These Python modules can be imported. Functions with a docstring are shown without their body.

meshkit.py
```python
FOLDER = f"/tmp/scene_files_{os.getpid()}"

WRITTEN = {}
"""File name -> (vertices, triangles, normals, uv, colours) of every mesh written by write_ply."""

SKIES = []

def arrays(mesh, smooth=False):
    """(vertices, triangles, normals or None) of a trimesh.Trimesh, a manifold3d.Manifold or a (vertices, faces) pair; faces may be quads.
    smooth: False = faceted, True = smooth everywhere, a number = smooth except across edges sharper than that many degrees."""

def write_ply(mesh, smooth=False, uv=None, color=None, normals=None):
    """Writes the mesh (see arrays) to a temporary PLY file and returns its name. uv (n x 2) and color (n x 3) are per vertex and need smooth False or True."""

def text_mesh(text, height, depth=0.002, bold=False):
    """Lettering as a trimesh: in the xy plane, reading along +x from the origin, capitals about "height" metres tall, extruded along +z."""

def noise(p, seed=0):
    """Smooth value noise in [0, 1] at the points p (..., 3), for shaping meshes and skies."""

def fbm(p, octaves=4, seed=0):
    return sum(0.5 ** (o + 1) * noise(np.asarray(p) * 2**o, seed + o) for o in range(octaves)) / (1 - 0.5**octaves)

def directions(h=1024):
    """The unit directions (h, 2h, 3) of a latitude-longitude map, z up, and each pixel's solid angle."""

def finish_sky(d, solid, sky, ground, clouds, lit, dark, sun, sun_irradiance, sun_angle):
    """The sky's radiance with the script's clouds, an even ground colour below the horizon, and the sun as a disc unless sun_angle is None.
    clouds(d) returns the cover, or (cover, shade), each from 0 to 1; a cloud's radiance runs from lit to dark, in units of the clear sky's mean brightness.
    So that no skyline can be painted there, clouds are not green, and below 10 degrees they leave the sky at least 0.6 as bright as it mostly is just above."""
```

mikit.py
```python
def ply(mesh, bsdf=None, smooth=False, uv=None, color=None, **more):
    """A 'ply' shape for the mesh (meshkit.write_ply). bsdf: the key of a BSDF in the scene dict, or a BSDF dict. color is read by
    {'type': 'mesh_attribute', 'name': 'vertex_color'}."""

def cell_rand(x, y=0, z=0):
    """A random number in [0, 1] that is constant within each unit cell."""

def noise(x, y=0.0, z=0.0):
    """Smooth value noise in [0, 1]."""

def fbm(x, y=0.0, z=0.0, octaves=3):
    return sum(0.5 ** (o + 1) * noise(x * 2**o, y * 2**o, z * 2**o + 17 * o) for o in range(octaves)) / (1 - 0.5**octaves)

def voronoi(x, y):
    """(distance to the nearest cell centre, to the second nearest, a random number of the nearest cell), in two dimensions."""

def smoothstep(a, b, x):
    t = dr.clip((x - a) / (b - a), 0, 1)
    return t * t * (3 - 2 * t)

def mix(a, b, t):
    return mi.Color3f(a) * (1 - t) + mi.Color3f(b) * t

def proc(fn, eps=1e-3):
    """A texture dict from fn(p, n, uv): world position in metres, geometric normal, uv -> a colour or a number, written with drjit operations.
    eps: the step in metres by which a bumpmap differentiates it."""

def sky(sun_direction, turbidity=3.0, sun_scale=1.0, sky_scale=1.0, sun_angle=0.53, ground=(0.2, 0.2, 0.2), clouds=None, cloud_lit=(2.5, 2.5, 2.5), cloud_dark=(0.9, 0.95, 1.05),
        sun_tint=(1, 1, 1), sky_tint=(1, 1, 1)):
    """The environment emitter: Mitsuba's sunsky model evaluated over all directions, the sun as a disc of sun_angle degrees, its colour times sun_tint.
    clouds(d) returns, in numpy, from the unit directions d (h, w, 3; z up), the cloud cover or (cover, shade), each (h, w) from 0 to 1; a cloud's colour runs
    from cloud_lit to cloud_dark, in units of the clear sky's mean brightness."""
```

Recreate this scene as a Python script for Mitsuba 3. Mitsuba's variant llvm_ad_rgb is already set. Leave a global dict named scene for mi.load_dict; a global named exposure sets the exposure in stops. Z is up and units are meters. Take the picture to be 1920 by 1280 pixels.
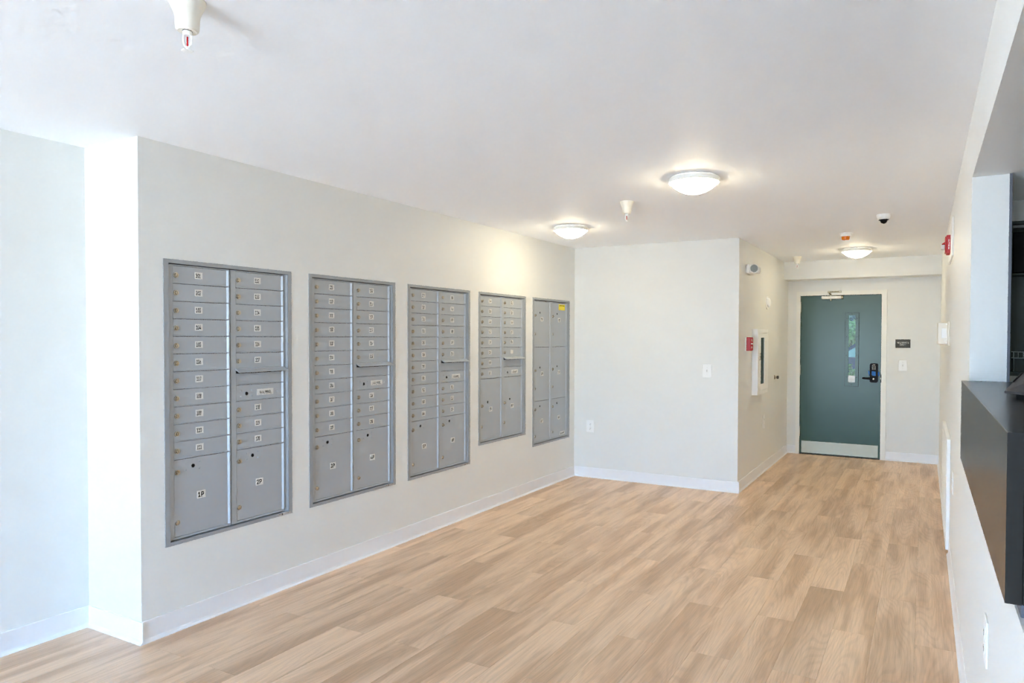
import math, random
import numpy as np, trimesh, manifold3d as m3
import mitsuba as mi, drjit as dr
import mikit, meshkit
from mikit import noise, fbm, cell_rand, smoothstep, mix
from shapely.geometry import Polygon, box as sbox

T = mi.ScalarTransform4f
scene, labels = {}, {}

# ------------------------------------------------------------------ camera, sky, exposure
CX, CY, CZ, YAW, PITCH, ROLL, F = 3.4055, -2.0153, 1.5258, -0.4886, -0.0196, 0.0031, 1288.9391
PPX, PPY = 87.3684, 17.6686
_f = np.array([math.sin(YAW) * math.cos(PITCH), math.cos(YAW) * math.cos(PITCH), math.sin(PITCH)])
_r = np.array([math.cos(YAW), -math.sin(YAW), 0.0])
_u = np.cross(_r, _f)
_up = -math.sin(ROLL) * _r + math.cos(ROLL) * _u
scene['camera'] = {'type': 'perspective', 'fov': 2 * math.degrees(math.atan(960 / F)), 'fov_axis': 'x',
                   'near_clip': 0.02, 'far_clip': 500.0,
                   'principal_point_offset_x': -PPX / 1920, 'principal_point_offset_y': -PPY / 1280,
                   'to_world': T().look_at(origin=[CX, CY, CZ], target=[float(CX + _f[0]), float(CY + _f[1]), float(CZ + _f[2])], up=_up.tolist())}
scene['sky'] = mikit.sky([0.35, 0.62, 0.7], turbidity=4.0, sun_angle=None, ground=(0.45, 0.55, 0.625), sky_tint=(0.92, 1.02, 1.13))
LAMP = (0.58, 0.505, 0.355)
exposure = 6.34

# ------------------------------------------------------------------ helpers
def numbered(key):
    k, i = key, 0
    while k in scene or k in labels:
        i += 1
        k = '%s_%03d' % (key, i)
    return k

def add(parent, name, ply, at=None, label=None, kind=None):
    key = numbered(parent + '__' + name if parent else name)
    e = dict(ply)
    if at is not None:
        e['to_world'] = T().translate([float(v) for v in at]) if not isinstance(at, T) else at
    scene[key] = e
    if label or kind:
        labels[key] = {}
        if label: labels[key]['label'] = label
        if kind: labels[key]['kind'] = kind
    return key

def thing(name, label, cat, group=None):
    key = numbered(name)
    labels[key] = {'label': label, 'category': cat}
    if group: labels[key]['group'] = group
    return key

def struct(name, mesh, m, smooth=False, label=None):
    key = numbered(name)
    scene[key] = mikit.ply(mesh, m, smooth)
    labels[key] = {'kind': 'structure'}
    if label: labels[key]['label'] = label
    return key

def bx(x0, x1, y0, y1, z0, z1):
    b = trimesh.creation.box([x1 - x0, y1 - y0, z1 - z0])
    b.apply_translation([(x0 + x1) / 2, (y0 + y1) / 2, (z0 + z1) / 2])
    return b

def cb(x0, x1, y0, y1, z0, z1, c=0.002):
    """a box with chamfered edges"""
    p = []
    for x, sx in ((x0, 1), (x1, -1)):
        for y, sy in ((y0, 1), (y1, -1)):
            for z, sz in ((z0, 1), (z1, -1)):
                p += [(x, y + sy * c, z + sz * c), (x + sx * c, y, z + sz * c), (x + sx * c, y + sy * c, z)]
    return trimesh.convex.convex_hull(np.array(p))

def cat(*ms):
    return trimesh.util.concatenate(list(ms))

def lathe(profile, n=40):
    """revolve (r, z) pairs about z; outer profile from the bottom upwards"""
    m = trimesh.creation.revolve(np.array(profile, float), sections=n)
    if m.volume < 0: m.invert()
    return m

def cyl(r, h, n=24, ax='z', at=(0, 0, 0)):
    m = trimesh.creation.cylinder(r, h, sections=n)
    if ax == 'x': m.apply_transform(trimesh.transformations.rotation_matrix(math.pi / 2, [0, 1, 0]))
    if ax == 'y': m.apply_transform(trimesh.transformations.rotation_matrix(math.pi / 2, [1, 0, 0]))
    m.apply_translation(at)
    return m

def tube(p0, p1, r, n=10):
    p0, p1 = np.array(p0, float), np.array(p1, float)
    return trimesh.creation.cylinder(r, segment=[p0, p1], sections=n)

def xform(m, R, t=(0, 0, 0)):
    m = m.copy(); M = np.eye(4); M[:3, :3] = R; M[:3, 3] = t
    m.apply_transform(M)
    return m

# facings: columns = where local right, up and outward go
RX = np.array([[0, 0, 1], [1, 0, 0], [0, 1, 0]], float)       # face towards +x
RYN = np.array([[1, 0, 0], [0, 0, -1], [0, 1, 0]], float)     # face towards -y
RXN = np.array([[0, 0, -1], [-1, 0, 0], [0, 1, 0]], float)    # face towards -x

def to(R, t):
    M = np.eye(4); M[:3, :3] = R; M[:3, 3] = t
    return T(M.tolist())

def extrude(poly, depth, R, t):
    """shapely polygon in (right, up), extruded outward by depth"""
    return xform(trimesh.creation.extrude_polygon(poly, depth, engine='earcut'), R, t)

def text(s, h, sx=1.0, bold=True, depth=0.0008):
    m = meshkit.text_mesh(s, h, depth, bold)
    m.apply_scale([sx, 1, 1])
    b = m.bounds
    m.apply_translation([-(b[0][0] + b[1][0]) / 2, -(b[0][1] + b[1][1]) / 2, 0])
    return m

def rounded(w, h, r, n=6):
    return sbox(-w / 2 + r, -h / 2 + r, w / 2 - r, h / 2 - r).buffer(r, quad_segs=n)

# ------------------------------------------------------------------ materials
def principled(col, rough=0.5, metal=0.0, **k):
    c = col if isinstance(col, dict) else {'type': 'rgb', 'value': list(col)}
    return {'type': 'principled', 'base_color': c, 'roughness': rough, 'metallic': metal, **k}

def two(b): return {'type': 'twosided', 'bsdf': b}
def mat(name, b): scene[name] = b

def peel(p, n, uv):
    a = noise(p.x * 105, p.y * 105, p.z * 105)
    b = noise(p.x * 230 + 9, p.y * 230, p.z * 230)
    return smoothstep(0.30, 0.75, a) * 0.75 + b * 0.25
def knock(p, n, uv):
    a = noise(p.x * 85, p.y * 85, p.z * 85)
    b = noise(p.x * 200 + 9, p.y * 200, p.z * 200)
    return smoothstep(0.40, 0.70, a) * 0.7 + b * 0.3

mat('paint', two({'type': 'bumpmap', 'tex': mikit.proc(peel, 1e-3), 'scale': 0.0016, 'bsdf': principled((0.735, 0.735, 0.70), 0.42, specular=0.4)}))
mat('ceiling_paint', two({'type': 'bumpmap', 'tex': mikit.proc(knock, 1e-3), 'scale': 0.0013, 'bsdf': principled((0.82, 0.838, 0.85), 0.6, specular=0.3)}))
mat('vinyl_white', two(principled((0.78, 0.785, 0.79), 0.35)))

PX, PW, PL = 3.19, 0.1925, 1.21
def wood(p, n, uv):
    col = dr.floor((p.x - PX) / PW)
    par = col - 2 * dr.floor(col * 0.5)
    row = dr.floor((p.y - 1.22 - par * 0.605) / PL)
    r1, r2, r3 = cell_rand(col, row, 1), cell_rand(col, row, 2), cell_rand(col, row, 3)
    lx = p.x - PX - col * PW
    broad = fbm(lx * 13 + r1 * 91, p.y * 1.5 + r2 * 53, r3 * 20, octaves=3)
    warp = fbm(lx * 7 + r2 * 31, p.y * 0.9 + r1 * 17, 3.0, octaves=2)
    rings = 0.5 + 0.5 * dr.sin(6.283 * (warp * 15 + lx * 16))
    fine = noise(p.x * 420, p.y * 14 + r1 * 40)
    fine2 = noise(p.x * 160, p.y * 5 + r2 * 40)
    c = mix((0.745, 0.530, 0.360), (0.555, 0.362, 0.225), smoothstep(0.30, 0.75, broad))
    c = c * (1 - 0.065 * smoothstep(0.4, 1.0, rings)) * (0.90 + 0.13 * fine + 0.10 * fine2)
    return c * (0.85 + 0.13 * r3)
mat('wood', two(principled(mikit.proc(wood), 0.38, specular=0.45)))
mat('joint', two(principled((0.36, 0.25, 0.165), 0.8)))
mat('mail_grey', two(principled((0.385, 0.412, 0.435), 0.42, 0.15, specular=0.5)))
mat('mail_trim', two(principled((0.31, 0.33, 0.345), 0.42, 0.15, specular=0.5)))
mat('mail_back', two(principled((0.05, 0.052, 0.055), 0.6)))
mat('nickel', two({'type': 'roughconductor', 'material': 'none', 'specular_reflectance': {'type': 'rgb', 'value': [0.52, 0.47, 0.39]}, 'alpha': 0.28}))
mat('steel', two({'type': 'roughconductor', 'material': 'none', 'specular_reflectance': {'type': 'rgb', 'value': [0.50, 0.48, 0.38]}, 'alpha': 0.32}))
mat('card', two(principled((0.66, 0.65, 0.62), 0.5)))
mat('sticker', two(principled((0.42, 0.40, 0.38), 0.5)))
mat('ink', two(principled((0.006, 0.006, 0.006), 0.6, specular=0.1)))
mat('plastic_white', two(principled((0.82, 0.82, 0.80), 0.35)))
mat('plastic_cream', two(principled((0.80, 0.76, 0.66), 0.4)))
mat('plastic_black', two(principled((0.006, 0.006, 0.006), 0.45, specular=0.12)))
mat('plastic_red', two(principled((0.42, 0.008, 0.012), 0.35)))
mat('yellow', two(principled((0.80, 0.66, 0.03), 0.5)))
mat('tape_blue', two(principled((0.012, 0.13, 0.45), 0.6)))
mat('door_teal', two(principled((0.036, 0.082, 0.058), 0.26, specular=0.34)))
mat('door_gap', two(principled((0.02, 0.035, 0.03), 0.7)))
mat('frame_cream', two(principled((0.80, 0.785, 0.715), 0.4)))
mat('laminate', two(principled((0.015, 0.0145, 0.013), 0.26, specular=0.36)))
mat('charcoal', two(principled((0.045, 0.04, 0.038), 0.5)))
mat('office_dark', two(principled((0.035, 0.05, 0.04), 0.4)))
mat('slate', two(principled((0.10, 0.11, 0.135), 0.5)))
mat('wire', two(principled((0.30, 0.33, 0.31), 0.4)))
mat('sign_grey', two(principled((0.055, 0.056, 0.05), 0.6)))
mat('amber', two(principled((0.75, 0.20, 0.01), 0.25)))
mat('pane', {'type': 'thindielectric', 'specular_transmittance': {'type': 'rgb', 'value': [0.045, 0.070, 0.056]}, 'specular_reflectance': {'type': 'rgb', 'value': [0.15, 0.15, 0.15]}})
mat('clear_pane', {'type': 'thindielectric'})
mat('cabinet_glass', two(principled((0.03, 0.04, 0.035), 0.1, specular=0.6)))
mat('car_blue', two(principled((0.02, 0.05, 0.12), 0.3, clearcoat=0.6)))
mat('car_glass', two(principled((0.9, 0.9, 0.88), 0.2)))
mat('rubber', two(principled((0.02, 0.02, 0.02), 0.7)))
mat('bark', two(principled((0.10, 0.075, 0.05), 0.9)))
def leaf_a(p, n, uv): return mix((0.10, 0.24, 0.05), (0.30, 0.45, 0.10), noise(p.x * 9, p.y * 9, p.z * 9))
def leaf_b(p, n, uv): return mix((0.04, 0.14, 0.08), (0.12, 0.28, 0.16), noise(p.x * 9, p.y * 9, p.z * 9))
def leaf_c(p, n, uv): return mix((0.40, 0.50, 0.08), (0.62, 0.66, 0.22), noise(p.x * 9, p.y * 9, p.z * 9))
mat('leaf_green', two(principled(mikit.proc(leaf_a), 0.6)))
mat('leaf_dark', two(principled(mikit.proc(leaf_b), 0.6)))
mat('leaf_bright', two(principled(mikit.proc(leaf_c), 0.6)))
mat('lawn', two(principled((0.12, 0.20, 0.06), 0.9)))
mat('asphalt', two(principled((0.30, 0.29, 0.28), 0.9)))

# ------------------------------------------------------------------ room shell
H, D1, D2, A, W, REC = 2.5036, 4.762, 7.498, 1.8, 3.579, 0.4627
YF = -5.2                    # front glazing, behind the camera
WT = 0.135                   # thickness of the right wall
JY, HB, KT = 1.425, 2.216, 0.968   # counter opening: far jamb, header underside, half-wall top

UNITS = [(0.1229, 0.4474), (1.0543, 0.4474), (1.9879, 0.4474), (2.9114, 0.5834), (3.8427, 0.4421)]
ZT, MW = 1.9205, 0.7960

holes = [sbox(y + 0.02, zb + 0.012, y + MW - 0.02, ZT - 0.012) for y, zb in UNITS]
poly = sbox(0, 0, D1 + 0.1, H)
for h in holes: poly = poly.difference(h)
struct('wall_left', extrude(poly, 0.14, RX, (-0.14, 0, 0)), 'paint')
struct('wall_return', bx(-REC - 0.12, -0.14, 0, 0.12, 0, H), 'paint')
struct('wall_recess', bx(-REC - 0.12, -REC, YF, 0, 0, H), 'paint')
struct('wall_back', bx(0, A - 0.12, D1, D1 + 0.1, 0, H), 'paint')
struct('wall_hall', bx(A - 0.12, A, D1, D2, 0, H), 'paint')
FX0, FX1, FZ = 1.915, 2.992, 2.134
dp = sbox(A - 0.12, 0, W, H).difference(sbox(FX0 + 0.02, -1, FX1 - 0.02, FZ - 0.02))
struct('wall_end', extrude(dp, 0.13, RYN, (0, D2 + 0.13, 0)), 'paint')
struct('wall_soffit', bx(A, W, 7.185, D2, 2.277, H), 'paint')
struct('wall_right', bx(W, W + WT, JY, D2 + 0.13, 0, H), 'paint')
struct('wall_counter', bx(W, W + WT, YF, JY, 0, KT), 'paint')
struct('wall_header', bx(W, W + WT, YF, JY, HB + 0.1, H), 'paint')
struct('ceiling', bx(-REC - 0.12, W + WT, YF - 0.1, D2 + 0.13, H, H + 0.1), 'ceiling_paint')
# office behind the counter
struct('ceiling_office', cat(bx(W, 6.2, YF, JY, HB, HB + 0.1), bx(W + WT, 6.2, JY, 2.2, HB, HB + 0.1)), 'paint')
struct('wall_office_back', bx(W + WT, 6.2, 2.10, 2.2, 0, HB), 'paint')
struct('wall_office_side', bx(6.1, 6.2, YF, 2.1, 0, HB), 'paint')
struct('wall_office_front', bx(W + WT, 6.1, YF - 0.1, YF, 0, HB), 'paint')

# floor: slab and planks laid along the room in half bond
struct('floor', bx(-REC - 0.12, 6.2, YF - 0.1, D2 + 0.13, -0.08, -0.005), 'joint')
plank_cache = {}
k0, k1 = math.floor((-REC - PX) / PW), math.floor((W - PX) / PW)
for k in range(k0, k1 + 1):
    xa, xb = PX + k * PW, PX + (k + 1) * PW
    lo, hi = -REC, W
    off = 1.22 + (k % 2) * 0.605
    r0 = math.floor((YF - off) / PL)
    for r in range(r0, 12):
        ya, yb = off + r * PL, off + (r + 1) * PL
        ya, yb = max(ya, YF), min(yb, D2 + 0.01)
        x_a, x_b = max(xa, lo), min(xb, hi)
        if x_b <= 0: yb = min(yb, 0.0)
        if x_b <= A: yb = min(yb, D1)
        if yb - ya < 0.03 or x_b - x_a < 0.01: continue
        key = (round(x_b - x_a, 4), round(yb - ya, 4))
        if key not in plank_cache:
            w, l = key
            g = 0.0003
            plank_cache[key] = mikit.ply(cb(g, w - g, g, l - g, -0.006, 0.0, 0.0004), 'wood')
        add('floor', 'plank', plank_cache[key], (x_a, ya, 0))

# cove baseboards
BP = Polygon([(0, 0), (0.017, 0), (0.016, 0.003), (0.009, 0.010), (0.006, 0.02), (0.0055, 0.108), (0.003, 0.11), (0, 0.11)])
def baseboard(name, x0, y0, x1, y1):
    """runs from (x0,y0) to (x1,y1), with the room on its left-hand side"""
    d = np.array([x1 - x0, y1 - y0]); L = np.linalg.norm(d); d /= L
    nrm = np.array([-d[1], d[0]])
    m = trimesh.creation.extrude_polygon(BP, L, engine='earcut')     # (out, up, along)
    R = np.array([[nrm[0], 0, d[0]], [nrm[1], 0, d[1]], [0, 1, 0]])
    m = xform(m, R, (x0, y0, 0))
    if m.volume < 0: m.invert()
    struct(name, m, 'vinyl_white')
E_ = 0.017
baseboard('baseboard_recess', -REC, 0, -REC, YF)
baseboard('baseboard_return', 0 + E_, 0, -REC, 0)
baseboard('baseboard_left', 0, D1, 0, -0.0)
baseboard('baseboard_back', A + E_, D1, 0, D1)
baseboard('baseboard_hall', A, D2, A, D1)
baseboard('baseboard_end', FX0, D2, A, D2)
baseboard('baseboard_end', W, D2, FX1, D2)
baseboard('baseboard_right', W, 4.802, W, D2)
baseboard('baseboard_right', W, YF, W, 3.548)

# front wall behind the camera with one wide storefront window
WX0, WX1, WZ0, WZ1 = 0.35, 2.95, 0.06, 2.30
wp = sbox(-REC - 0.12, 0, W + WT, H).difference(sbox(WX0, WZ0, WX1, WZ1))
struct('wall_front', extrude(wp, 0.1, RYN, (0, YF, 0)), 'paint')
fr = [cb(WX0, WX1, YF - 0.08, YF - 0.02, WZ1 - 0.05, WZ1, 0.004), cb(WX0, WX1, YF - 0.08, YF - 0.02, WZ0, WZ0 + 0.05, 0.004)]
for i in range(4):
    x = WX0 + (WX1 - WX0) * i / 3
    fr.append(cb(max(x - 0.025, WX0), min(x + 0.025, WX1), YF - 0.08, YF - 0.02, WZ0 + 0.05, WZ1 - 0.05, 0.004))
win = struct('window_1', cat(*fr), 'mail_grey')
for i in range(3):
    xa, xb = WX0 + (WX1 - WX0) * i / 3 + 0.025, WX0 + (WX1 - WX0) * (i + 1) / 3 - 0.025
    g = trimesh.Trimesh([[xa, YF - 0.05, WZ0 + 0.05], [xb, YF - 0.05, WZ0 + 0.05], [xb, YF - 0.05, WZ1 - 0.05], [xa, YF - 0.05, WZ1 - 0.05]], [[0, 1, 2], [0, 2, 3]])
    add(win, 'pane', mikit.ply(g, 'clear_pane'))

# ------------------------------------------------------------------ entrance door at the end of the hall
fo = sbox(FX0, 0, FX1, FZ)
fi = sbox(1.962, -1, 2.932, 2.081)
scene['door_1'] = mikit.ply(cat(extrude(fo.difference(fi), 0.022, RYN, (0, D2 + 0.002, 0)),
                                bx(1.937, 1.960, D2, D2 + 0.13, 0, 2.11), bx(2.934, 2.97, D2, D2 + 0.13, 0, 2.11), bx(1.96, 2.934, D2, D2 + 0.13, 2.083, 2.11)), 'frame_cream')
labels['door_1'] = {'kind': 'structure', 'label': 'cream steel door frame with a teal door at the end of the hall'}
LX0, LX1, LZ0, LZ1 = 1.966, 2.928, 0.012, 2.077
GX0, GX1, GZ0, GZ1 = 2.549, 2.632, 0.960, 1.820
leafp = sbox(LX0, LZ0, LX1, LZ1).difference(sbox(GX0, GZ0, GX1, GZ1))
add('door_1', 'leaf', mikit.ply(extrude(leafp, 0.044, RYN, (0, D2 + 0.054, 0)), 'door_teal'), label='teal painted flush door leaf')
YL = D2 + 0.010               # front face of the leaf
leaf = 'door_1__leaf'
add('door_1', 'gap_seal', mikit.ply(extrude(sbox(1.961, 0.001, 2.933, 2.082).difference(sbox(LX0, LZ0, LX1, LZ1)), 0.03, RYN, (0, D2 + 0.05, 0)), 'door_gap'), label='dark gap around the door leaf')
lk = add('door_1', 'vision_frame', mikit.ply(extrude(sbox(2.512, 0.915, 2.669, 1.850).difference(sbox(GX0, GZ0, GX1, GZ1)), 0.008, RYN, (0, YL, 0)), 'door_teal'))
add(lk, 'edge', mikit.ply(extrude(sbox(2.507, 0.910, 2.674, 1.855).difference(sbox(2.513, 0.916, 2.668, 1.849)), 0.003, RYN, (0, YL, 0)), 'door_gap'), label='dark outline of the window frame')
scr = mikit.ply(cyl(0.006, 0.004, 10, 'y'), 'door_gap')
for x, z in [(2.530, 1.78), (2.651, 1.78), (2.529, 1.545), (2.651, 1.545), (2.529, 1.31), (2.651, 1.31), (2.529, 1.03), (2.651, 1.03), (2.59, 1.836), (2.59, 0.937)]:
    add(lk, 'screw', scr, (x, YL - 0.009, z))
g = trimesh.Trimesh([[GX0, YL + 0.02, GZ0], [GX1, YL + 0.02, GZ0], [GX1, YL + 0.02, GZ1], [GX0, YL + 0.02, GZ1]], [[0, 1, 2], [0, 2, 3]])
add('door_1', 'pane', mikit.ply(g, 'pane'), label='narrow glass vision panel')
add('door_1', 'kick_plate', mikit.ply(cb(1.985, 2.908, YL - 0.003, YL, 0.016, 0.174, 0.0008), 'steel'), label='brushed steel kick plate')
add('door_1', 'threshold', mikit.ply(cb(1.962, 2.932, D2 - 0.02, D2 + 0.12, 0.0, 0.010, 0.003), 'charcoal'))
for z in (1.935, 1.105, 0.30):
    hg = add('door_1', 'hinge', mikit.ply(cat(cyl(0.008, 0.115, 12, 'z', (1.963, YL - 0.008, z)), cyl(0.0095, 0.008, 12, 'z', (1.963, YL - 0.008, z + 0.061)), cyl(0.0095, 0.008, 12, 'z', (1.963, YL - 0.008, z - 0.061))), 'nickel'))
# closer
cl = add('door_1', 'closer', mikit.ply(cb(2.225, 2.462, YL - 0.055, YL, 2.033, 2.070, 0.004), 'frame_cream'), label='white door closer body')
add(cl, 'end_cap', mikit.ply(cat(cyl(0.021, 0.022, 20, 'x', (2.473, YL - 0.03, 2.051)), bx(2.462, 2.484, YL - 0.03, YL, 2.030, 2.072)), 'steel'))
add(cl, 'spindle', mikit.ply(cyl(0.011, 0.075, 16, 'z', (2.335, YL - 0.03, 2.045)), 'steel'))
add(cl, 'arm', mikit.ply(cat(tube((2.335, YL - 0.03, 2.085), (2.318, YL - 0.09, 2.118), 0.009), tube((2.318, YL - 0.09, 2.118), (2.44, YL - 0.03, 2.125), 0.008), cyl(0.013, 0.02, 14, 'z', (2.318, YL - 0.09, 2.118)),
                             cb(2.43, 2.462, YL - 0.04, D2 - 0.018, 2.112, 2.136, 0.003)), 'steel'))
# keypad lock
lockp = rounded(0.094, 0.24, 0.022)
lo_ = add('door_1', 'keypad_lock', mikit.ply(extrude(lockp, 0.028, RYN, (2.851, YL, 1.091)), 'plastic_black', 30), label='black keypad lever lock')
btn = mikit.ply(cat(*[cyl(0.0042, 0.002, 10, 'y', (2.851 + 0.017 * (c - 1), YL - 0.029, 1.179 - 0.0145 * r)) for r in range(4) for c in range(3)]), 'card')
add(lo_, 'keypad', btn, label='lit keypad buttons')
add(lo_, 'mark', mikit.ply(bx(2.836, 2.866, YL - 0.0295, YL - 0.028, 1.191, 1.197), 'card'))
lev = [np.array([2.85, YL - 0.03, 1.02]), np.array([2.85, YL - 0.065, 1.02]), np.array([2.80, YL - 0.07, 1.021]), np.array([2.73, YL - 0.066, 1.024])]
hull = [m3.Manifold.batch_hull([m3.Manifold.sphere(r, 16).translate(p.tolist()) for p, r in ((a, ra), (b, rb))]) for a, b, ra, rb in ((lev[0], lev[1], .014, .013), (lev[1], lev[2], .013, .0125), (lev[2], lev[3], .0125, .011))]
lm = m3.Manifold.batch_boolean(hull, m3.OpType.Add)
add(lo_, 'lever', mikit.ply(lm, 'plastic_black', 40))
add(lo_, 'key_cylinder', mikit.ply(cyl(0.011, 0.012, 20, 'y', (2.852, YL - 0.083, 1.02)), 'steel'))
add('door_1', 'strike', mikit.ply(cat(cb(2.930, 2.938, D2 - 0.024, D2 + 0.004, 0.97, 1.075, 0.001)), 'plastic_black'))
add('door_1__strike', 'latch_tongue', mikit.ply(bx(2.926, 2.934, D2 - 0.026, D2 - 0.002, 1.012, 1.034), 'steel'))
tp = np.array([[-0.066, 0.034], [0.0, 0.03], [0.066, 0.022], [0.064, -0.026], [0.0, -0.026], [-0.055, -0.026]])
yo = [0.012, 0.0, 0.012, 0.012, 0.0, 0.012]
tv, tf = [], []
for dz in (0.0, 0.0008):
    for (a, b), o in zip(tp, yo): tv.append((2.850 + a, YL - 0.0315 + o - dz, 1.082 + b))
qf = [(0, 1, 4, 5), (1, 2, 3, 4)]
for q in qf:
    tf += [(q[0], q[2], q[1]), (q[0], q[3], q[2])]
    q2 = [i + 6 for i in q]; tf += [(q2[0], q2[1], q2[2]), (q2[0], q2[2], q2[3])]
for i in range(6):
    j = (i + 1) % 6; tf += [(i, j, j + 6), (i, j + 6, i + 6)]
scene['masking_tape'] = mikit.ply(trimesh.Trimesh(tv, tf, process=False), 'tape_blue')
labels['masking_tape'] = {'label': 'strip of blue masking tape across the black keypad lock of the teal door', 'category': 'tape'}
scene['paper_notice'] = mikit.ply(cb(2.5495, 2.6315, YL + 0.016, YL + 0.018, 0.961, 1.048, 0.0004), 'plastic_white')
labels['paper_notice'] = {'label': 'white paper notice in the bottom of the narrow door window', 'category': 'paper'}
for i, z in enumerate((1.0, 0.987, 0.974)):
    add('paper_notice', 'text_line', mikit.ply(bx(2.556, 2.625 - 0.01 * i, YL + 0.0152, YL + 0.0162, z, z + 0.003), 'sticker'))

# ------------------------------------------------------------------ mailbox banks in the left wall
ROW, ZR = 0.0914, 1.8912
DU, PITCHU = 0.0580, 0.3660
def hinge_door(h):
    p = Polygon([(-0.022, 0), (-0.013, 0), (-0.013, 0.3085), (-0.004, 0.3150), (-0.003, 0.3190), (-0.006, 0.3230), (-0.022, 0.3230)])  # (x, u)
    m = trimesh.creation.extrude_polygon(p, h, engine='earcut')
    return m                                       # x, u -> y, z up from 0
def door_ply(h):
    return mikit.ply(hinge_door(h), 'mail_grey')
tenant = door_ply(ROW - 0.0068)
_l = m3.Manifold.cylinder(0.004, 0.0135, 0.0135, 28) + m3.Manifold.cylinder(0.011, 0.0100, 0.0092, 24)
_l = _l - m3.Manifold.cube([0.0022, 0.012, 0.004], True).translate([0, 0, 0.011])
lock = mikit.ply(xform(trimesh.Trimesh(np.array(_l.to_mesh().vert_properties[:, :3]), np.array(_l.to_mesh().tri_verts)), RX), 'nickel', 30)
stud = mikit.ply(xform(lathe([(0, 0.0), (0.013, 0.0), (0.012, 0.003), (0.007, 0.0048), (0, 0.005)], 20), RX), 'nickel', 30)
rivet = mikit.ply(xform(lathe([(0, 0.0), (0.0052, 0.0), (0.0046, 0.0022), (0.0026, 0.0036), (0, 0.004)], 12), RX), 'mail_grey', 50)
keyhole = mikit.ply(cyl(0.0098, 0.0016, 20, 'x'), 'ink')
plate = mikit.ply(cb(-0.0005, 0.0014, -0.022, 0.022, -0.018, 0.018, 0.0004), 'card')
plate_p = mikit.ply(cb(-0.0005, 0.0014, -0.025, 0.025, -0.021, 0.021, 0.0004), 'card')
blank_plate = plate
usplate = mikit.ply(cb(-0.0005, 0.0012, -0.057, 0.057, -0.0175, 0.0175, 0.0004), 'card')
ustext = mikit.ply(cat(xform(text('U.S. MAIL', 0.0145, 0.85), RX), bx(0, 0.0008, -0.05, 0.05, -0.0125, -0.0112)), 'ink')
small_us = mikit.ply(xform(text('U.S. MAIL', 0.017, 0.85), RX), 'ink')
XF = -0.013
tcache = {}
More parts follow.
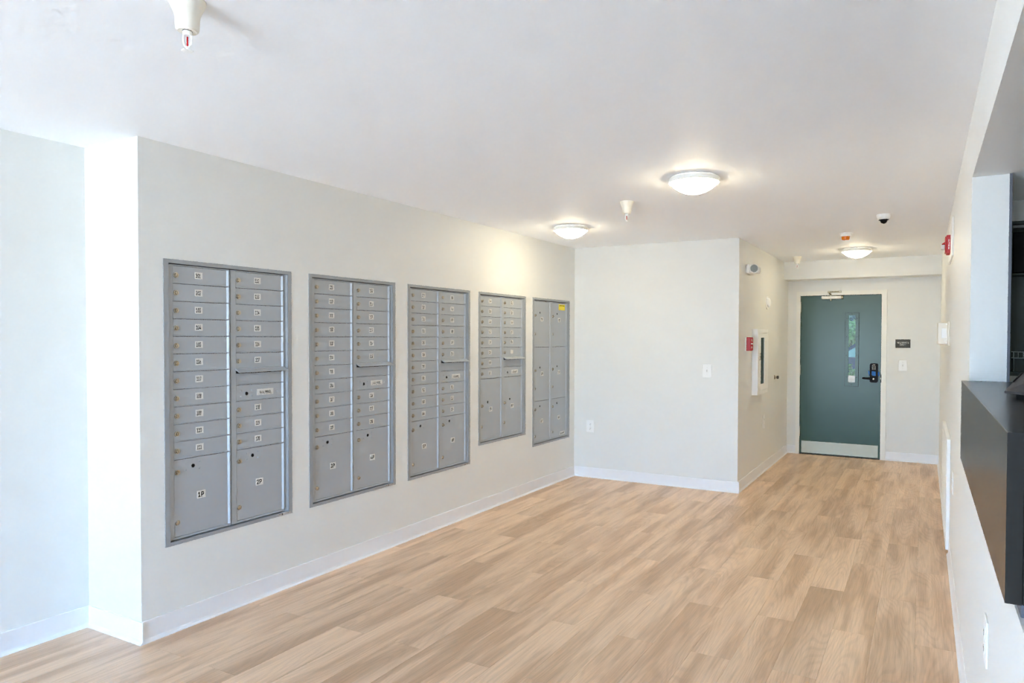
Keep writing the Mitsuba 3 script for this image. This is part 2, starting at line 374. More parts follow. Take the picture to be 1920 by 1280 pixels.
def number_ply(s):
    if s not in tcache:
        par = s.endswith('P')
        tcache[s] = mikit.ply(xform(text(s, 0.0220 if not par else 0.025, 0.50 if not par else (0.85 if len(s) == 2 else 0.55)), RX), 'ink')
    return tcache[s]

def column_frame(c, z0, bounds):
    """stile, rails and the ridges between the doors; bounds: z of each joint"""
    ua, ut = DU + PITCHU * c, ZT - 0.0240
    us = 0.0275 if c == 0 else ua - 0.0345
    ms = [cb(-0.03, -0.010, us, ua - 0.0012, z0 + 0.0225, ut, 0.002), cb(-0.03, -0.012, ua + 0.3245, ua + 0.3275, z0 + 0.0225, ut, 0.001),
          cb(-0.03, -0.011, ua - 0.002, ua + 0.325, ZR - 0.0003, ut, 0.001), cb(-0.03, -0.011, ua - 0.002, ua + 0.325, z0 + 0.0225, z0 + 0.034, 0.001)]
    for z in bounds: ms.append(cb(-0.03, -0.0085, ua - 0.002, ua + 0.324, z - 0.0002, z + 0.0042, 0.001))
    return cat(*ms)

def tenant_door(bank, y, c, k, num):
    u, z = y + DU + PITCHU * c, ZR - ROW * (k + 1)
    d = add(bank, 'door', tenant, (0, u, z + 0.0045))
    add(d, 'lock', lock, (XF, u + 0.0170, z + 0.0425))
    add(d, 'number_plate', plate, (XF, u + 0.1430, z + 0.0480))
    if num: add(d, 'number', number_ply(num), (XF + 0.0012, u + 0.1405, z + 0.0475))
    return d

def parcel_door(bank, y, c, za, zb, num, key_dz, num_dz, lock_dz, low_z, rivets=True, key_u=0.1045, num_u=0.150):
    u = y + DU + PITCHU * c
    d = add(bank, 'parcel_door', door_ply(za - zb - 0.0035), (0, u, zb))
    add(d, 'lock', lock, (XF, u + 0.017, za - lock_dz))
    add(d, 'stud', stud, (XF, u + 0.017, low_z), label='plain round stud')
    add(d, 'keyhole', keyhole, (XF, u + key_u, za - key_dz), label='black key hole')
    if rivets:
        for a in (-0.037, 0.037):
            for b in (-0.0175, 0.0175): add(d, 'rivet', rivet, (XF, u + key_u + a, za - key_dz + b))
    add(d, 'number_plate', plate_p, (XF, u + num_u, za - num_dz))
    add(d, 'number', number_ply(num), (XF + 0.0012, u + num_u - 0.002, za - num_dz))
    return d

def bank_shell(y, zb, label):
    b = thing('mailbox_bank', label, 'mailbox', 'wall mailbox banks')
    ring = sbox(0, zb, MW, ZT).difference(sbox(0.026, zb + 0.017, MW - 0.0256, ZT - 0.020))
    fl = extrude(ring, 0.004, RX, (0.0, 0, 0))
    u0, u1, z0, z1 = 0.0245, MW - 0.024, zb + 0.0155, ZT - 0.0185
    liner = cat(bx(-0.05, 0.002, u0, u0 + 0.0015, z0, z1), bx(-0.05, 0.002, u1 - 0.0015, u1, z0, z1), bx(-0.05, 0.002, u0, u1, z1 - 0.0015, z1), bx(-0.05, 0.002, u0, u1, z0, z0 + 0.0015),
                xform(trimesh.creation.extrude_polygon(Polygon([(-0.022, u1 - 0.024), (-0.001, u1 - 0.0035), (-0.001, u1 - 0.001), (-0.022, u1 - 0.001)]), z1 - z0 - 0.004, engine='earcut'), np.eye(3), (0, 0, z0 + 0.002)))
    add(b, 'trim_frame', mikit.ply(cat(fl, liner), 'mail_trim'), (0, y, 0))
    add(b, 'back_panel', mikit.ply(bx(-0.056, -0.05, u0, u1, z0, z1), 'mail_back'), (0, y, 0), label='dark inside of the mailbox housing')
    return b

def mail_slot(bank, y):
    u, zt = y + DU + PITCHU, ZR - 6 * ROW
    s = add(bank, 'mail_slot', mikit.ply(cat(xform(hinge_door(ROW - 0.0295), np.eye(3)), bx(-0.022, -0.019, 0.0, 0.3230, 0.05, ROW - 0.004)), 'mail_grey'), (0, u, zt - ROW + 0.0045))
    add(s, 'opening', mikit.ply(bx(-0.0188, -0.0125, 0.004, 0.312, zt - 0.026, zt - 0.006), 'ink'), (0, u, 0), label='black letter slot')
    hp = Polygon([(-0.016, zt + 0.004), (-0.016, zt - 0.001), (0.022, zt - 0.021), (0.026, zt - 0.0195), (0.0255, zt - 0.0165)])   # (x, z)
    hood = trimesh.creation.extrude_polygon(hp, 0.338, engine='earcut')
    hood = xform(hood, np.array([[1, 0, 0], [0, 0, 1], [0, 1, 0]], float))
    if hood.volume < 0: hood.invert()
    add(s, 'hood', mikit.ply(hood, 'mail_grey'), (0, u - 0.008, 0))
    th = math.atan2(0.0205, 0.0415)
    tx = text('OUTGOING MAIL', 0.010, 1.0, False)
    R = np.array([[0, -math.cos(th), math.sin(th)], [1, 0, 0], [0, math.sin(th), math.cos(th)]])
    add(s, 'lettering', mikit.ply(xform(tx, R), 'sticker'), (0.006, u + 0.17, zt - 0.0067))

def us_mail(bank, y, k):
    u, z = y + DU + PITCHU, ZR - ROW * (k + 1)
    p = add(bank, 'collection_panel', tenant, (0, u, z + 0.0045))
    add(p, 'keyhole', keyhole, (XF, u + 0.068, z + 0.040), label='black key hole')
    for a in (0.033, 0.103):
        for b in (0.024, 0.057): add(p, 'rivet', rivet, (XF, u + a, z + b))
    add(p, 'rivet', rivet, (XF, u + 0.2745, z + 0.041))
    add(p, 'label_plate', usplate, (XF, u + 0.193, z + 0.043))
    add(p, 'lettering', ustext, (XF + 0.001, u + 0.195, z + 0.043))

def sticker_strip(bank, y, zb):
    s = add(bank, 'serial_label', mikit.ply(cb(0.0038, 0.0048, 0.690, 0.783, zb + 0.0025, zb + 0.0150, 0.0003), 'sticker'), (0, y, 0), label='small grey serial label')
    add(s, 'print', mikit.ply(cat(bx(0.0046, 0.0051, 0.717, 0.725, zb + 0.004, zb + 0.0135), bx(0.0046, 0.0051, 0.694, 0.709, zb + 0.010, zb + 0.0125), bx(0.0046, 0.0051, 0.739, 0.772, zb + 0.010, zb + 0.0120)), 'ink'), (0, y, 0))

LEFT = [[str(n) for n in range(101, 112)], ['121', '122'] + [str(n) for n in range(201, 210)], [str(n) for n in range(219, 226)] + ['301', '302', '303', '304'], [str(n) for n in range(314, 322)]]
RIGHT = [([str(n) for n in range(112, 118)], [str(n) for n in range(118, 121)]), ([str(n) for n in range(210, 216)], ['216', '217', '218']),
         ([str(n) for n in range(305, 311)], ['311', '312', '313']), ([str(n) for n in range(322, 327)] + [''], [])]
PARC = [('1P', '2P'), ('3P', '4P'), ('5P', '6P'), ('7P', '8P')]
BL = ['grey wall mailbox bank nearest the white wall corner, with parcel lockers 1P and 2P',
      'grey wall mailbox bank with parcel lockers 3P and 4P, second from the white corner',
      'grey wall mailbox bank, middle one of the five, parcel lockers 5P and 6P',
      'shorter grey wall mailbox bank with parcel lockers 7P and 8P, second from the back wall',
      'grey bank of six large parcel lockers with a yellow sticker, nearest the back wall']
for i, (y, zb) in enumerate(UNITS):
    b = bank_shell(y, zb, BL[i])
    if i < 4:
        n = len(LEFT[i])
        zp = ZR - ROW * n
        joints = [ZR - ROW * k for k in range(1, n + 1)]
        add(b, 'column_frame', mikit.ply(column_frame(0, zb, joints), 'mail_grey'), (0, y, 0))
        add(b, 'column_frame', mikit.ply(column_frame(1, zb, joints), 'mail_grey'), (0, y, 0))
        for k, s in enumerate(LEFT[i]): tenant_door(b, y, 0, k, s)
        up, down = RIGHT[i]
        for k, s in enumerate(up): tenant_door(b, y, 1, k, s)
        mail_slot(b, y)
        us_mail(b, y, 7)
        for k, s in enumerate(down): tenant_door(b, y, 1, 8 + k, s)
        for c in (0, 1):
            if i < 3: parcel_door(b, y, c, zp, zb + 0.0355, PARC[i][c], 0.0455, 0.206, 0.068, 0.5555)
            else: parcel_door(b, y, c, zp, zb + 0.0355, PARC[i][c], 0.211, 0.277, 0.240, 0.738, False, 0.106, 0.152)
        sticker_strip(b, y, zb)
    else:
        js = [ZR, 1.4290, 0.8865, zb + 0.0345]
        for c in (0, 1): add(b, 'column_frame', mikit.ply(column_frame(c, zb, js[1:3]), 'mail_grey'), (0, y, 0))
        names = [['9P', '10P', '11P'], ['12P', '13P', '14P']]
        for c in (0, 1):
            for r, (kd, nd, ld, lz) in enumerate([(0.117, 0.182, 0.147, 1.559), (0.207, 0.271, 0.235, 1.012), (0.0545, 0.207, 0.083, 0.537)]):
                parcel_door(b, y, c, js[r], js[r + 1] + 0.001, names[c][r], kd, nd, ld, lz, False, 0.113, 0.155)
        ys = add(b, 'warning_sticker', mikit.ply(cb(XF - 0.0005, XF + 0.001, 4.412, 4.553, 1.815, 1.876, 0.0003), 'yellow'), label='yellow sticker')
        add(ys, 'print', mikit.ply(bx(XF, XF + 0.0014, 4.425, 4.54, 1.860, 1.866), 'ink'))
        us = add(b, 'label_plate', mikit.ply(cb(XF - 0.0005, XF + 0.001, 4.447, 4.560, 0.486, 0.521, 0.0003), 'card'), label='white U.S. MAIL label')
        add(us, 'lettering', small_us, (XF + 0.0008, 4.5035, 0.5035))

# ------------------------------------------------------------------ ceiling lights, sprinklers, detectors
def ceiling_light(x, y, label):
    t = thing('ceiling_light', label, 'ceiling light', 'dome ceiling lights')
    add(t, 'pan', mikit.ply(cat(cyl(0.138, 0.006, 48, 'z', (0, 0, H - 0.003)), lathe([(0.150, H - 0.036), (0.153, H - 0.034), (0.152, H - 0.008), (0.147, H - 0.006), (0.10, H - 0.006)], 48)), 'plastic_white', 30), (x, y, 0), label='white base ring')
    prof = [(0, -0.104)] + [(0.19 * math.sin(a), -0.104 + 0.19 * (1 - math.cos(a))) for a in np.linspace(0.04, math.asin(0.152 / 0.19), 22)]
    prof += [(0.147, -0.030)]
    e = mikit.ply(lathe([(r, H + z) for r, z in prof], 48), 'plastic_white', True)
    e['emitter'] = {'type': 'area', 'radiance': {'type': 'rgb', 'value': list(LAMP)}}
    add(t, 'shade', e, (x, y, 0), label='glowing white glass dome')
ceiling_light(2.156, 2.085, 'lit white dome ceiling light in the middle of the lobby, largest of the three')
ceiling_light(0.634, 3.42, 'lit white dome ceiling light nearest the mailbox wall')
ceiling_light(2.745, 6.15, 'lit white dome ceiling light in the hall before the teal door')

def sprinkler(x, y, label):
    t = thing('sprinkler', label, 'sprinkler', 'ceiling sprinklers')
    add(t, 'cup', mikit.ply(lathe([(0, H - 0.084), (0.012, H - 0.086), (0.026, H - 0.088), (0.031, H - 0.083), (0.0325, H - 0.07), (0.0335, H - 0.045), (0.037, H - 0.034), (0.047, H - 0.012), (0.051, H - 0.002), (0.051, H), (0, H)], 36), 'plastic_cream', 40), (x, y, 0), label='cream escutcheon cup')
    add(t, 'gap_ring', mikit.ply(lathe([(0.0, H - 0.0872), (0.0135, H - 0.0872), (0.0135, H - 0.0855), (0, H - 0.0855)], 24), 'ink'), (x, y, 0))
    fr = [cyl(0.0125, 0.016, 20, 'z', (0, 0, H - 0.092))]
    for s in (-1, 1):
        pts = [(s * 0.010, H - 0.098), (s * 0.0118, H - 0.112), (s * 0.009, H - 0.126), (s * 0.003, H - 0.134)]
        for (a, za), (b_, zb_) in zip(pts, pts[1:]): fr.append(tube((a * .8, a * .6, za), (b_ * .8, b_ * .6, zb_), 0.0032, 8))
    fr.append(cyl(0.0045, 0.012, 12, 'z', (0, 0, H - 0.137)))
    add(t, 'frame', mikit.ply(cat(*fr), 'plastic_white'), (x, y, 0))
    add(t, 'bulb', mikit.ply(cyl(0.0024, 0.026, 10, 'z', (0, 0, H - 0.116)), 'plastic_red'), (x, y, 0), label='red glass bulb')
    pl = [cyl(0.006, 0.002, 16, 'z', (0, 0, H - 0.143))]
    for k in range(10):
        a = 2 * math.pi * k / 10
        b_ = bx(0.004, 0.0165, -0.0032, 0.0032, H - 0.1438, H - 0.1425)
        b_.apply_transform(trimesh.transformations.rotation_matrix(a, [0, 0, 1])); pl.append(b_)
    add(t, 'deflector', mikit.ply(cat(*pl), 'plastic_white'), (x, y, 0))
sprinkler(1.492, -0.735, 'cream pendent sprinkler head nearest the camera, cut by the top edge of the photo')
sprinkler(1.504, 2.60, 'cream pendent sprinkler head between two dome ceiling lights')
sprinkler(2.05, 6.63, 'small cream pendent sprinkler head beside the soffit above the teal door')

t = thing('security_camera', 'white security camera with a black dome on the hall ceiling', 'security camera')
add(t, 'base', mikit.ply(lathe([(0, H - 0.043), (0.033, H - 0.043), (0.044, H - 0.036), (0.051, H - 0.016), (0.053, H), (0, H)], 40), 'plastic_white', 40), (3.112, 4.0, 0))
add(t, 'dome', mikit.ply(lathe([(0, H - 0.072)] + [(0.026 * math.sin(a), H - 0.046 - 0.026 * math.cos(a)) for a in np.linspace(0.15, math.pi / 2, 10)] + [(0.037, H - 0.044), (0.037, H - 0.040), (0, H - 0.040)], 32), 'plastic_black', 40), (3.112, 4.0, 0), label='black camera dome')
add(t, 'screw', mikit.ply(cyl(0.003, 0.002, 10, 'y', (3.106, 3.9535, H - 0.02)), 'sticker'))

t = thing('smoke_detector', 'white ceiling detector with an amber cover below, in the hall', 'smoke detector')
add(t, 'base', mikit.ply(lathe([(0, H - 0.033), (0.045, H - 0.033), (0.052, H - 0.022), (0.053, H - 0.013), (0.062, H - 0.011), (0.063, H), (0, H)], 40), 'plastic_white', 40), (2.75, 4.90, 0))
add(t, 'amber_cover', mikit.ply(lathe([(0, H - 0.062), (0.031, H - 0.062), (0.033, H - 0.058), (0.037, H - 0.033), (0, H - 0.033)], 32), 'amber', 40), (2.75, 4.90, 0), label='amber plastic cover')

# ------------------------------------------------------------------ wall plates
def wall_plate(kind, R, at, label, w=0.092, h=0.134):
    name = {'switch': 'light_switch', 'outlet': 'wall_outlet'}[kind]
    t = thing(name, label, 'light switch' if kind == 'switch' else 'outlet')
    X = to(R, at)
    add(t, 'plate', mikit.ply(cb(-w / 2, w / 2, -h / 2, h / 2, 0, 0.006, 0.002), 'plastic_white'), X)
    sc = mikit.ply(cyl(0.0035, 0.0014, 10, 'z'), 'card')
    if kind == 'switch':
        add(t, 'toggle', mikit.ply(cat(bx(-0.006, 0.006, -0.014, 0.014, 0.005, 0.0065), trimesh.convex.convex_hull(np.array([(-.005, -.006, .006), (.005, -.006, .006), (-.005, .004, .006), (.005, .004, .006), (-.004, .008, .018), (.004, .008, .018), (-.004, .013, .016), (.004, .013, .016)]))), 'card'), X)
        for s in (-1, 1): add(t, 'screw', sc, X @ T().translate([0, s * 0.036, 0.0065]))
    else:
        for s in (-1, 1):
            rc = add(t, 'receptacle', mikit.ply(xform(trimesh.creation.extrude_polygon(rounded(0.036, 0.030, 0.012), 0.003), np.eye(3), (0, s * 0.024, 0.005)), 'plastic_white'), X)
            add(rc, 'slots', mikit.ply(cat(bx(-0.0085, -0.0062, -0.002 + s * 0.024, 0.008 + s * 0.024, 0.0078, 0.0085), bx(0.0062, 0.0085, -0.002 + s * 0.024, 0.007 + s * 0.024, 0.0078, 0.0085), cyl(0.003, 0.0007, 10, 'z', (0, s * 0.024 - 0.008, 0.0082))), 'ink'), X)
        add(t, 'screw', sc, X @ T().translate([0, 0, 0.0065]))
wall_plate('switch', RYN, (1.489, D1, 1.196), 'white light switch on the white back wall near its right corner')
wall_plate('outlet', RYN, (0.198, D1, 0.560), 'white wall outlet low on the back wall beside the parcel lockers')
wall_plate('switch', RYN, (3.176, D2, 1.192), 'white light switch right of the teal door, below the grey sign')
wall_plate('outlet', RX, (A, 5.985, 0.578), 'white wall outlet low on the beige hall wall below the fire extinguisher cabinet', 0.10, 0.165)
wall_plate('outlet', RXN, (W, 3.0, 0.612), 'white wall outlet on the right wall just before the white wall panel', 0.1, 0.14)
wall_plate('outlet', RXN, (W, 0.345, 0.640), 'white wall outlet under the black counter, lower right of the photo')

# sign
t = thing('door_sign', 'dark grey RESIDENTS ONLY sign on the wall right of the teal door', 'sign')
add(t, 'panel', mikit.ply(cb(-0.083, 0.083, -0.052, 0.052, 0, 0.006, 0.001), 'sign_grey'), to(RYN, (3.174, D2, 1.4625)))
add(t, 'lettering', mikit.ply(cat(xform(text('RESIDENTS', 0.0175, 1.0, False), np.eye(3), (0, 0.012, 0.0055)), xform(text('ONLY', 0.0175, 1.05, False), np.eye(3), (0, -0.014, 0.0055))), 'plastic_white'), to(RYN, (3.174, D2, 1.4625)), label='white raised lettering')

# ------------------------------------------------------------------ hall wall fittings
t = thing('emergency_light', 'white emergency light with round lamp heads high on the beige hall wall', 'emergency light')
add(t, 'body', mikit.ply(cb(A, A + 0.050, 5.02, 5.30, 2.180, 2.275, 0.014), 'plastic_white'))
def lamp_head(x, y, z, R, r):
    prof = [(0, -0.05), (r * 0.55, -0.046), (r * 0.92, -0.02), (r, 0.0), (r * 0.98, 0.006), (r * 0.86, 0.006), (r * 0.85, 0.001), (0, 0.001)]
    h = add(t, 'lamp_head', mikit.ply(xform(lathe(prof, 32), R, (x, y, z)), 'plastic_white', 35))
    add(h, 'lens', mikit.ply(xform(cat(lathe([(0, 0.001), (r * 0.84, 0.001), (r * 0.7, 0.005), (0, 0.007)], 24), *[cyl(r * 0.1, 0.005, 8, 'z', (r * q * math.cos(a), r * q * math.sin(a), 0.006)) for q, n_ in ((0.3, 5), (0.62, 9)) for a in np.arange(n_) * 6.283 / n_]), R, (x, y, z)), 'wire', 30))
Rh = np.array([[0.88, 0, 0.47], [0.47, 0, -0.88], [0, 1, 0]], float)
lamp_head(A + 0.085, 5.03, 2.226, Rh, 0.046)
Rh2 = np.array([[-0.5, 0, 0.86], [0.86, 0, 0.5], [0, 1, 0]], float)
lamp_head(A + 0.085, 5.26, 2.226, Rh2, 0.036)

t = thing('wall_alarm', 'small white oval alarm on the beige hall wall above the fire extinguisher cabinet', 'alarm')
add(t, 'back_plate', mikit.ply(extrude(rounded(0.11, 0.15, 0.03), 0.008, RX, (A, 6.13, 1.934)), 'plastic_white', 30))
dm = lathe([(0, 0.0), (0.058, 0.0), (0.055, 0.014), (0.043, 0.028), (0.02, 0.034), (0, 0.035)], 28)
dm.apply_scale([0.75, 1.0, 1.0])
add(t, 'dome', mikit.ply(xform(dm, RX, (A + 0.008, 6.13, 1.934)), 'plastic_white', 40))

t = thing('fire_alarm_pull', 'small red fire alarm pull box on the beige hall wall', 'fire alarm')
add(t, 'back_box', mikit.ply(cb(A, A + 0.014, 5.03, 5.165, 1.392, 1.536, 0.002), 'plastic_white'), label='white backing box')
add(t, 'case', mikit.ply(cb(A + 0.013, A + 0.055, 5.035, 5.160, 1.396, 1.534, 0.004), 'plastic_red'), label='red case')
add(t, 'handle', mikit.ply(cb(A + 0.054, A + 0.062, 5.05, 5.145, 1.462, 1.472, 0.002), 'plastic_white'), label='white pull bar')
add(t, 'lettering', mikit.ply(cat(xform(text('FIRE', 0.022, 0.9), RX, (A + 0.0545, 5.0975, 1.502)), xform(text('PULL', 0.018, 0.9), RX, (A + 0.0545, 5.0975, 1.43))), 'plastic_white'))

t = thing('fire_extinguisher_cabinet', 'white steel fire extinguisher cabinet with a narrow dark window on the hall wall', 'cabinet')
CY0, CY1, CZ0, CZ1 = 5.36, 5.90, 0.922, 1.622
shell = cat(bx(A, A + 0.052, CY0, CY0 + 0.003, CZ0, CZ1), bx(A, A + 0.052, CY1 - 0.003, CY1, CZ0, CZ1), bx(A, A + 0.052, CY0, CY1, CZ1 - 0.003, CZ1), bx(A, A + 0.052, CY0, CY1, CZ0, CZ0 + 0.003), bx(A, A + 0.003, CY0, CY1, CZ0, CZ1))
add(t, 'body', mikit.ply(shell, 'plastic_white'))
dpoly = sbox(CY0, CZ0 + 0.04, CY1, CZ1 - 0.045).difference(sbox(5.51, 1.03, 5.70, 1.53))
cd = add(t, 'door', mikit.ply(cat(extrude(dpoly, 0.010, RX, (A + 0.052, 0, 0)), extrude(sbox(CY0, CZ1 - 0.042, CY1, CZ1), 0.008, RX, (A + 0.050, 0, 0)), extrude(sbox(CY0, CZ0, CY1, CZ0 + 0.037), 0.008, RX, (A + 0.050, 0, 0))), 'plastic_white'))
add(cd, 'pane', mikit.ply(bx(A + 0.050, A + 0.055, 5.505, 5.705, 1.025, 1.535), 'cabinet_glass'), label='dark glass window')
add(cd, 'handle', mikit.ply(cat(cb(A + 0.062, A + 0.072, 5.43, 5.46, 1.29, 1.34, 0.003), cyl(0.008, 0.014, 12, 'x', (A + 0.066, 5.445, 1.36))), 'nickel'))

t = thing('door_bumper', 'round brass wall bumper on the beige hall wall at door handle height', 'door stop')
add(t, 'flange', mikit.ply(xform(lathe([(0, 0), (0.026, 0), (0.025, 0.006), (0.012, 0.012), (0.010, 0.030), (0, 0.030)], 24), RX, (A, 6.60, 1.050)), 'nickel', 40))
add(t, 'bumper', mikit.ply(xform(lathe([(0, 0.028), (0.017, 0.028), (0.020, 0.036), (0.018, 0.050), (0.009, 0.055), (0, 0.055)], 24), RX, (A, 6.60, 1.050)), 'charcoal', 40), label='dark rubber tip')

# ------------------------------------------------------------------ right wall fittings
t = thing('strobe_plate', 'large white backing plate under the red fire alarm strobe on the right wall', 'wall plate')
add(t, 'panel', mikit.ply(cb(W - 0.012, W, 3.50, 4.20, 2.105, 2.375, 0.002), 'plastic_white'))
t = thing('fire_alarm_strobe', 'red fire alarm horn strobe with a clear lamp on the right wall', 'fire alarm')
add(t, 'case', mikit.ply(cat(cb(W - 0.038, W - 0.012, 3.78, 3.92, 2.150, 2.285, 0.003), cb(W - 0.046, W - 0.036, 3.79, 3.91, 2.16, 2.275, 0.003), trimesh.convex.convex_hull(np.array([(W - .046, 3.81, 2.225), (W - .046, 3.89, 2.225), (W - .046, 3.81, 2.240), (W - .046, 3.89, 2.240), (W - .066, 3.82, 2.222), (W - .066, 3.88, 2.222), (W - .066, 3.82, 2.226), (W - .066, 3.88, 2.226)]))), 'plastic_red'), label='red case')
add(t, 'lens', mikit.ply(cat(cb(W - 0.072, W - 0.045, 3.82, 3.88, 2.185, 2.220, 0.005)), 'card'), label='clear strobe lamp')
fl_ = []
for i_, ch in enumerate('FIRE'):
    fl_.append(xform(text(ch, 0.015, 1.0), RYN, (W - 0.020, 3.7805, 2.244 - 0.0185 * i_)))
add(t, 'lettering', mikit.ply(cat(*fl_), 'plastic_white'), label='white FIRE lettering')

t = thing('thermostat_guard', 'pale plastic guard box over a wall control on the right wall', 'wall box')
add(t, 'base', mikit.ply(cb(W - 0.012, W, 4.05, 4.30, 1.470, 1.660, 0.003), 'plastic_cream'))
gb = add(t, 'cover', mikit.ply(cb(W - 0.083, W - 0.010, 4.08, 4.27, 1.479, 1.652, 0.006), 'plastic_cream'))
gr_ = [cb(W - 0.040, W - 0.012, 4.0775, 4.081, 1.506 + 0.012 * k, 1.511 + 0.012 * k, 0.001) for k in range(6)]
add(gb, 'vents', mikit.ply(cat(*gr_), 'plastic_white'))
add(gb, 'screw', mikit.ply(cyl(0.005, 0.006, 12, 'y', (W - 0.022, 4.079, 1.637)), 'nickel'))
add(gb, 'screw', mikit.ply(cyl(0.005, 0.006, 12, 'y', (W - 0.022, 4.079, 1.492)), 'nickel'))
add(gb, 'face_plate', mikit.ply(cb(W - 0.055, W - 0.020, 4.077, 4.082, 1.53, 1.605, 0.001), 'plastic_white'))

t = thing('wall_panel', 'low white cover panel on the right wall near the floor', 'wall panel')
add(t, 'cover', mikit.ply(cb(W - 0.024, W, 3.55, 4.80, 0.03, 0.815, 0.003), 'plastic_white'))
add(t, 'louvre', mikit.ply(cat(*[cb(W - 0.027, W - 0.022, 3.62, 4.73, 0.09 + 0.05 * k, 0.10 + 0.05 * k, 0.001) for k in range(14)]), 'plastic_white'))

# ------------------------------------------------------------------ counter and what is on and behind it
t = thing('counter', 'black laminate service counter on the low wall at the right edge', 'counter')
CTX, CT0, CT1 = 3.550, -0.435, 1.370
cpoly = Polygon([(CTX, 1.012), (CTX + 0.028, 1.012), (CTX + 0.028, 1.307), (4.25, 1.307), (4.25, 1.345), (CTX + 0.0012, 1.345), (CTX, 1.3438)])
add(t, 'top', mikit.ply(extrude(cpoly, JY - 0.002 - CT0, RYN, (0, JY - 0.002, 0)), 'laminate'))
add(t, 'end_panel', mikit.ply(cb(CTX + 0.028, 4.25, CT0, CT0 + 0.03, 1.012, 1.307, 0.002), 'laminate'))
add(t, 'bottom_panel', mikit.ply(cb(CTX + 0.028, 4.25, CT0 + 0.03, CT1, 1.012, 1.03, 0.001), 'laminate'))
add(t, 'support', mikit.ply(cb(W + 0.004, W + WT - 0.004, CT0 + 0.06, CT1, KT, 1.012, 0.001), 'slate'))

t = thing('tablet', 'dark grey tablet on a sloping stand on the black counter', 'tablet')
add(t, 'slab', mikit.ply(trimesh.convex.convex_hull(np.array([(3.619, .42, 1.364), (3.619, .42, 1.371), (3.72, .33, 1.360), (3.72, .33, 1.367), (3.79, .60, 1.428), (3.79, .60, 1.435), (3.69, .66, 1.408), (3.69, .66, 1.415)])), 'charcoal'))
add(t, 'screen_edge', mikit.ply(tube((3.652, .531, 1.394), (3.687, .650, 1.416), 0.0022, 10), 'plastic_black'), label='black bar along the upper edge')
add(t, 'stand', mikit.ply(trimesh.convex.convex_hull(np.array([(3.65, .43, 1.345), (3.73, .37, 1.345), (3.79, .60, 1.345), (3.69, .66, 1.345), (3.65, .43, 1.36), (3.73, .37, 1.36), (3.785, .59, 1.423), (3.695, .645, 1.404)])), 'plastic_black'))

struct('trim_1', cb(W + WT, W + WT + 0.010, JY - 0.012, JY + 0.05, KT, HB, 0.001), 'slate', label='dark metal edge trim at the far side of the counter opening')

t = thing('wall_cupboard', 'dark green open cupboard on the office back wall behind the counter', 'cupboard')
QX0, QX1, QZ0, QZ1, QY = 3.774, 4.9, 1.345, 2.097, 1.98
add(t, 'frame', mikit.ply(cat(cb(QX0, QX1, QY, 2.10, QZ1 - 0.014, QZ1, 0.001), cb(QX0, QX0 + 0.006, QY, 2.10, QZ0, QZ1, 0.001), cb(QX1 - 0.02, QX1, QY, 2.10, QZ0, QZ1, 0.001), cb(QX0, QX1, QY, 2.10, QZ0, QZ0 + 0.02, 0.001)), 'office_dark'))
add(t, 'back', mikit.ply(bx(QX0, QX1, 2.085, 2.10, QZ0, QZ1), 'office_dark'))
add(t, 'rail', mikit.ply(cb(QX0 + 0.008, QX1, QY + 0.02, QY + 0.04, QZ1 - 0.030, QZ1 - 0.018, 0.001), 'wire'))
add(t, 'shelf', mikit.ply(cb(QX0 + 0.006, QX1 - 0.02, QY + 0.01, 2.085, 1.835, 1.845, 0.001), 'office_dark'))
t = thing('equipment_box', 'black equipment box hanging in the dark office cupboard behind the counter', 'box')
add(t, 'body', mikit.ply(cb(3.782, 3.832, 1.995, 2.08, 1.846, 2.045, 0.004), 'plastic_black'))
t = thing('wire_rack', 'small wire letter rack in the dark office cupboard behind the counter', 'rack')
rk = [tube((3.782, 1.985, z), (4.3, 1.985, z), 0.0018, 8) for z in (1.462, 1.432)] + [tube((3.782, 2.07, z), (4.3, 2.07, z), 0.0018, 8) for z in (1.462, 1.432)]
for x in np.arange(3.790, 4.3, 0.0205): rk += [tube((x, 1.985, 1.462), (x, 1.985, 1.432), 0.0015, 6), tube((x, 1.985, 1.432), (x, 2.07, 1.432), 0.0015, 6)]
add(t, 'basket', mikit.ply(cat(*rk), 'wire'))
for x in (3.80, 4.28): add(t, 'leg', mikit.ply(tube((x, 2.07, 1.365), (x, 2.07, 1.462), 0.003, 8), 'wire'))

# ------------------------------------------------------------------ outside, beyond the door
rng = np.random.default_rng(5)
struct('ground', bx(-25, 25, D2 + 0.2, 70, -0.15, -0.06), 'lawn')
def leaves(c, r, n, size):
    d = rng.normal(size=(n, 3)); d /= np.linalg.norm(d, axis=1, keepdims=True)
    p = np.array(c) + d * np.array(r) * (rng.random((n, 1)) ** 0.33)
    a = rng.normal(size=(n, 3)); a /= np.linalg.norm(a, axis=1, keepdims=True)
    b = np.cross(a, rng.normal(size=(n, 3))); b /= np.linalg.norm(b, axis=1, keepdims=True)
    s = size * (0.6 + 0.8 * rng.random((n, 1)))
    v = np.stack([p - a * s, p + b * s * 0.45, p + a * s, p - b * s * 0.45], 1).reshape(-1, 3)
    f = (np.arange(n) * 4)[:, None, None] + np.array([[0, 1, 2], [0, 2, 3]])
    return trimesh.Trimesh(v, f.reshape(-1, 3), process=False)
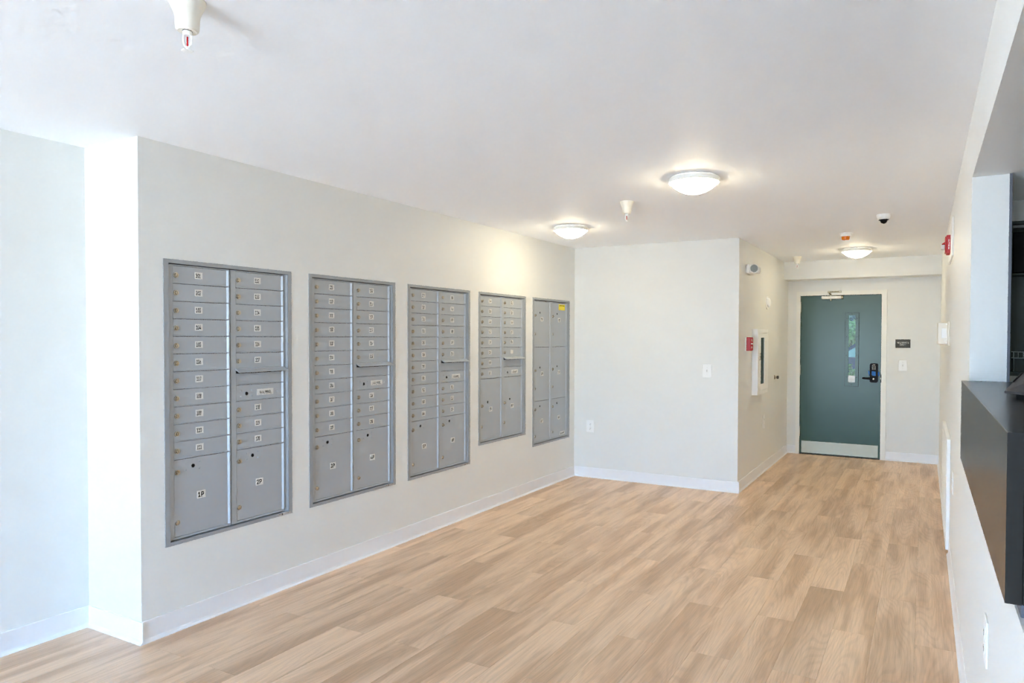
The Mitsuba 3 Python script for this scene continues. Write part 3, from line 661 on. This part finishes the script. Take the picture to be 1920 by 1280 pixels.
def plant(name, label, c_, blobs, m, size, stem=None):
    t = thing(name, label, c_)
    add(t, 'foliage', mikit.ply(cat(*[leaves(*b, size) for b in blobs]), m), kind='stuff')
    if stem: add(t, 'trunk', mikit.ply(tube(*stem, 12), 'bark'))
plant('hedge', 'green hedge low in the view through the narrow door window', 'hedge', [((x, 11.6 + 0.2 * math.sin(7 * x), 0.48), (0.6, 0.5, 0.56), 1700) for x in np.arange(0.6, 4.4, 0.5)], 'leaf_green', 0.055)
plant('bush', 'bright yellow green bush above the blue car, through the door window', 'bush', [((x, 24 + (x % 1), 1.10), (1.2, 1.0, 1.08), 2400) for x in np.arange(-2.5, 3.5, 0.9)], 'leaf_bright', 0.10)
plant('tree', 'dark green tree at the top of the narrow door window', 'tree', [((x, 28, z), (2.4, 1.6, 1.8), 2600) for x in (-3, -0.5, 2, 4.5) for z in (2.7, 5.0)], 'leaf_dark', 0.16, ((0.5, 28, -0.05), (0.5, 28, 4.5), 0.18))
t = thing('car', 'dark blue parked car half hidden by the hedge, seen through the door window', 'car')
side = Polygon([(-2.2, 0.35), (-2.25, 0.75), (-1.9, 0.92), (-1.0, 1.0), (-0.35, 1.42), (0.3, 1.50), (1.3, 1.47), (1.95, 1.0), (2.2, 0.9), (2.25, 0.4), (1.75, 0.3), (-1.7, 0.3)])
winp = Polygon([(-0.82, 1.02), (-0.30, 1.34), (0.35, 1.36), (0.35, 1.02)])
winq = Polygon([(0.43, 1.02), (0.43, 1.36), (1.2, 1.33), (1.65, 1.02)])
CXo, CYo = 1.72 + 0.45, 18.0
def carx(p, y0, y1): return extrude(Polygon([(x, y) for x, y in p.exterior.coords]), y1 - y0, RYN, (CXo, CYo + y1, 0))
add(t, 'body', mikit.ply(carx(side, 0, 1.75), 'car_blue'))
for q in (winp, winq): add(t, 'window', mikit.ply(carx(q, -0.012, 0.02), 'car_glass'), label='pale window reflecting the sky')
for x in (-1.35, 1.35): add(t, 'wheel', mikit.ply(cyl(0.33, 0.22, 32, 'y', (CXo + x, CYo + 0.1, 0.27)), 'rubber'))
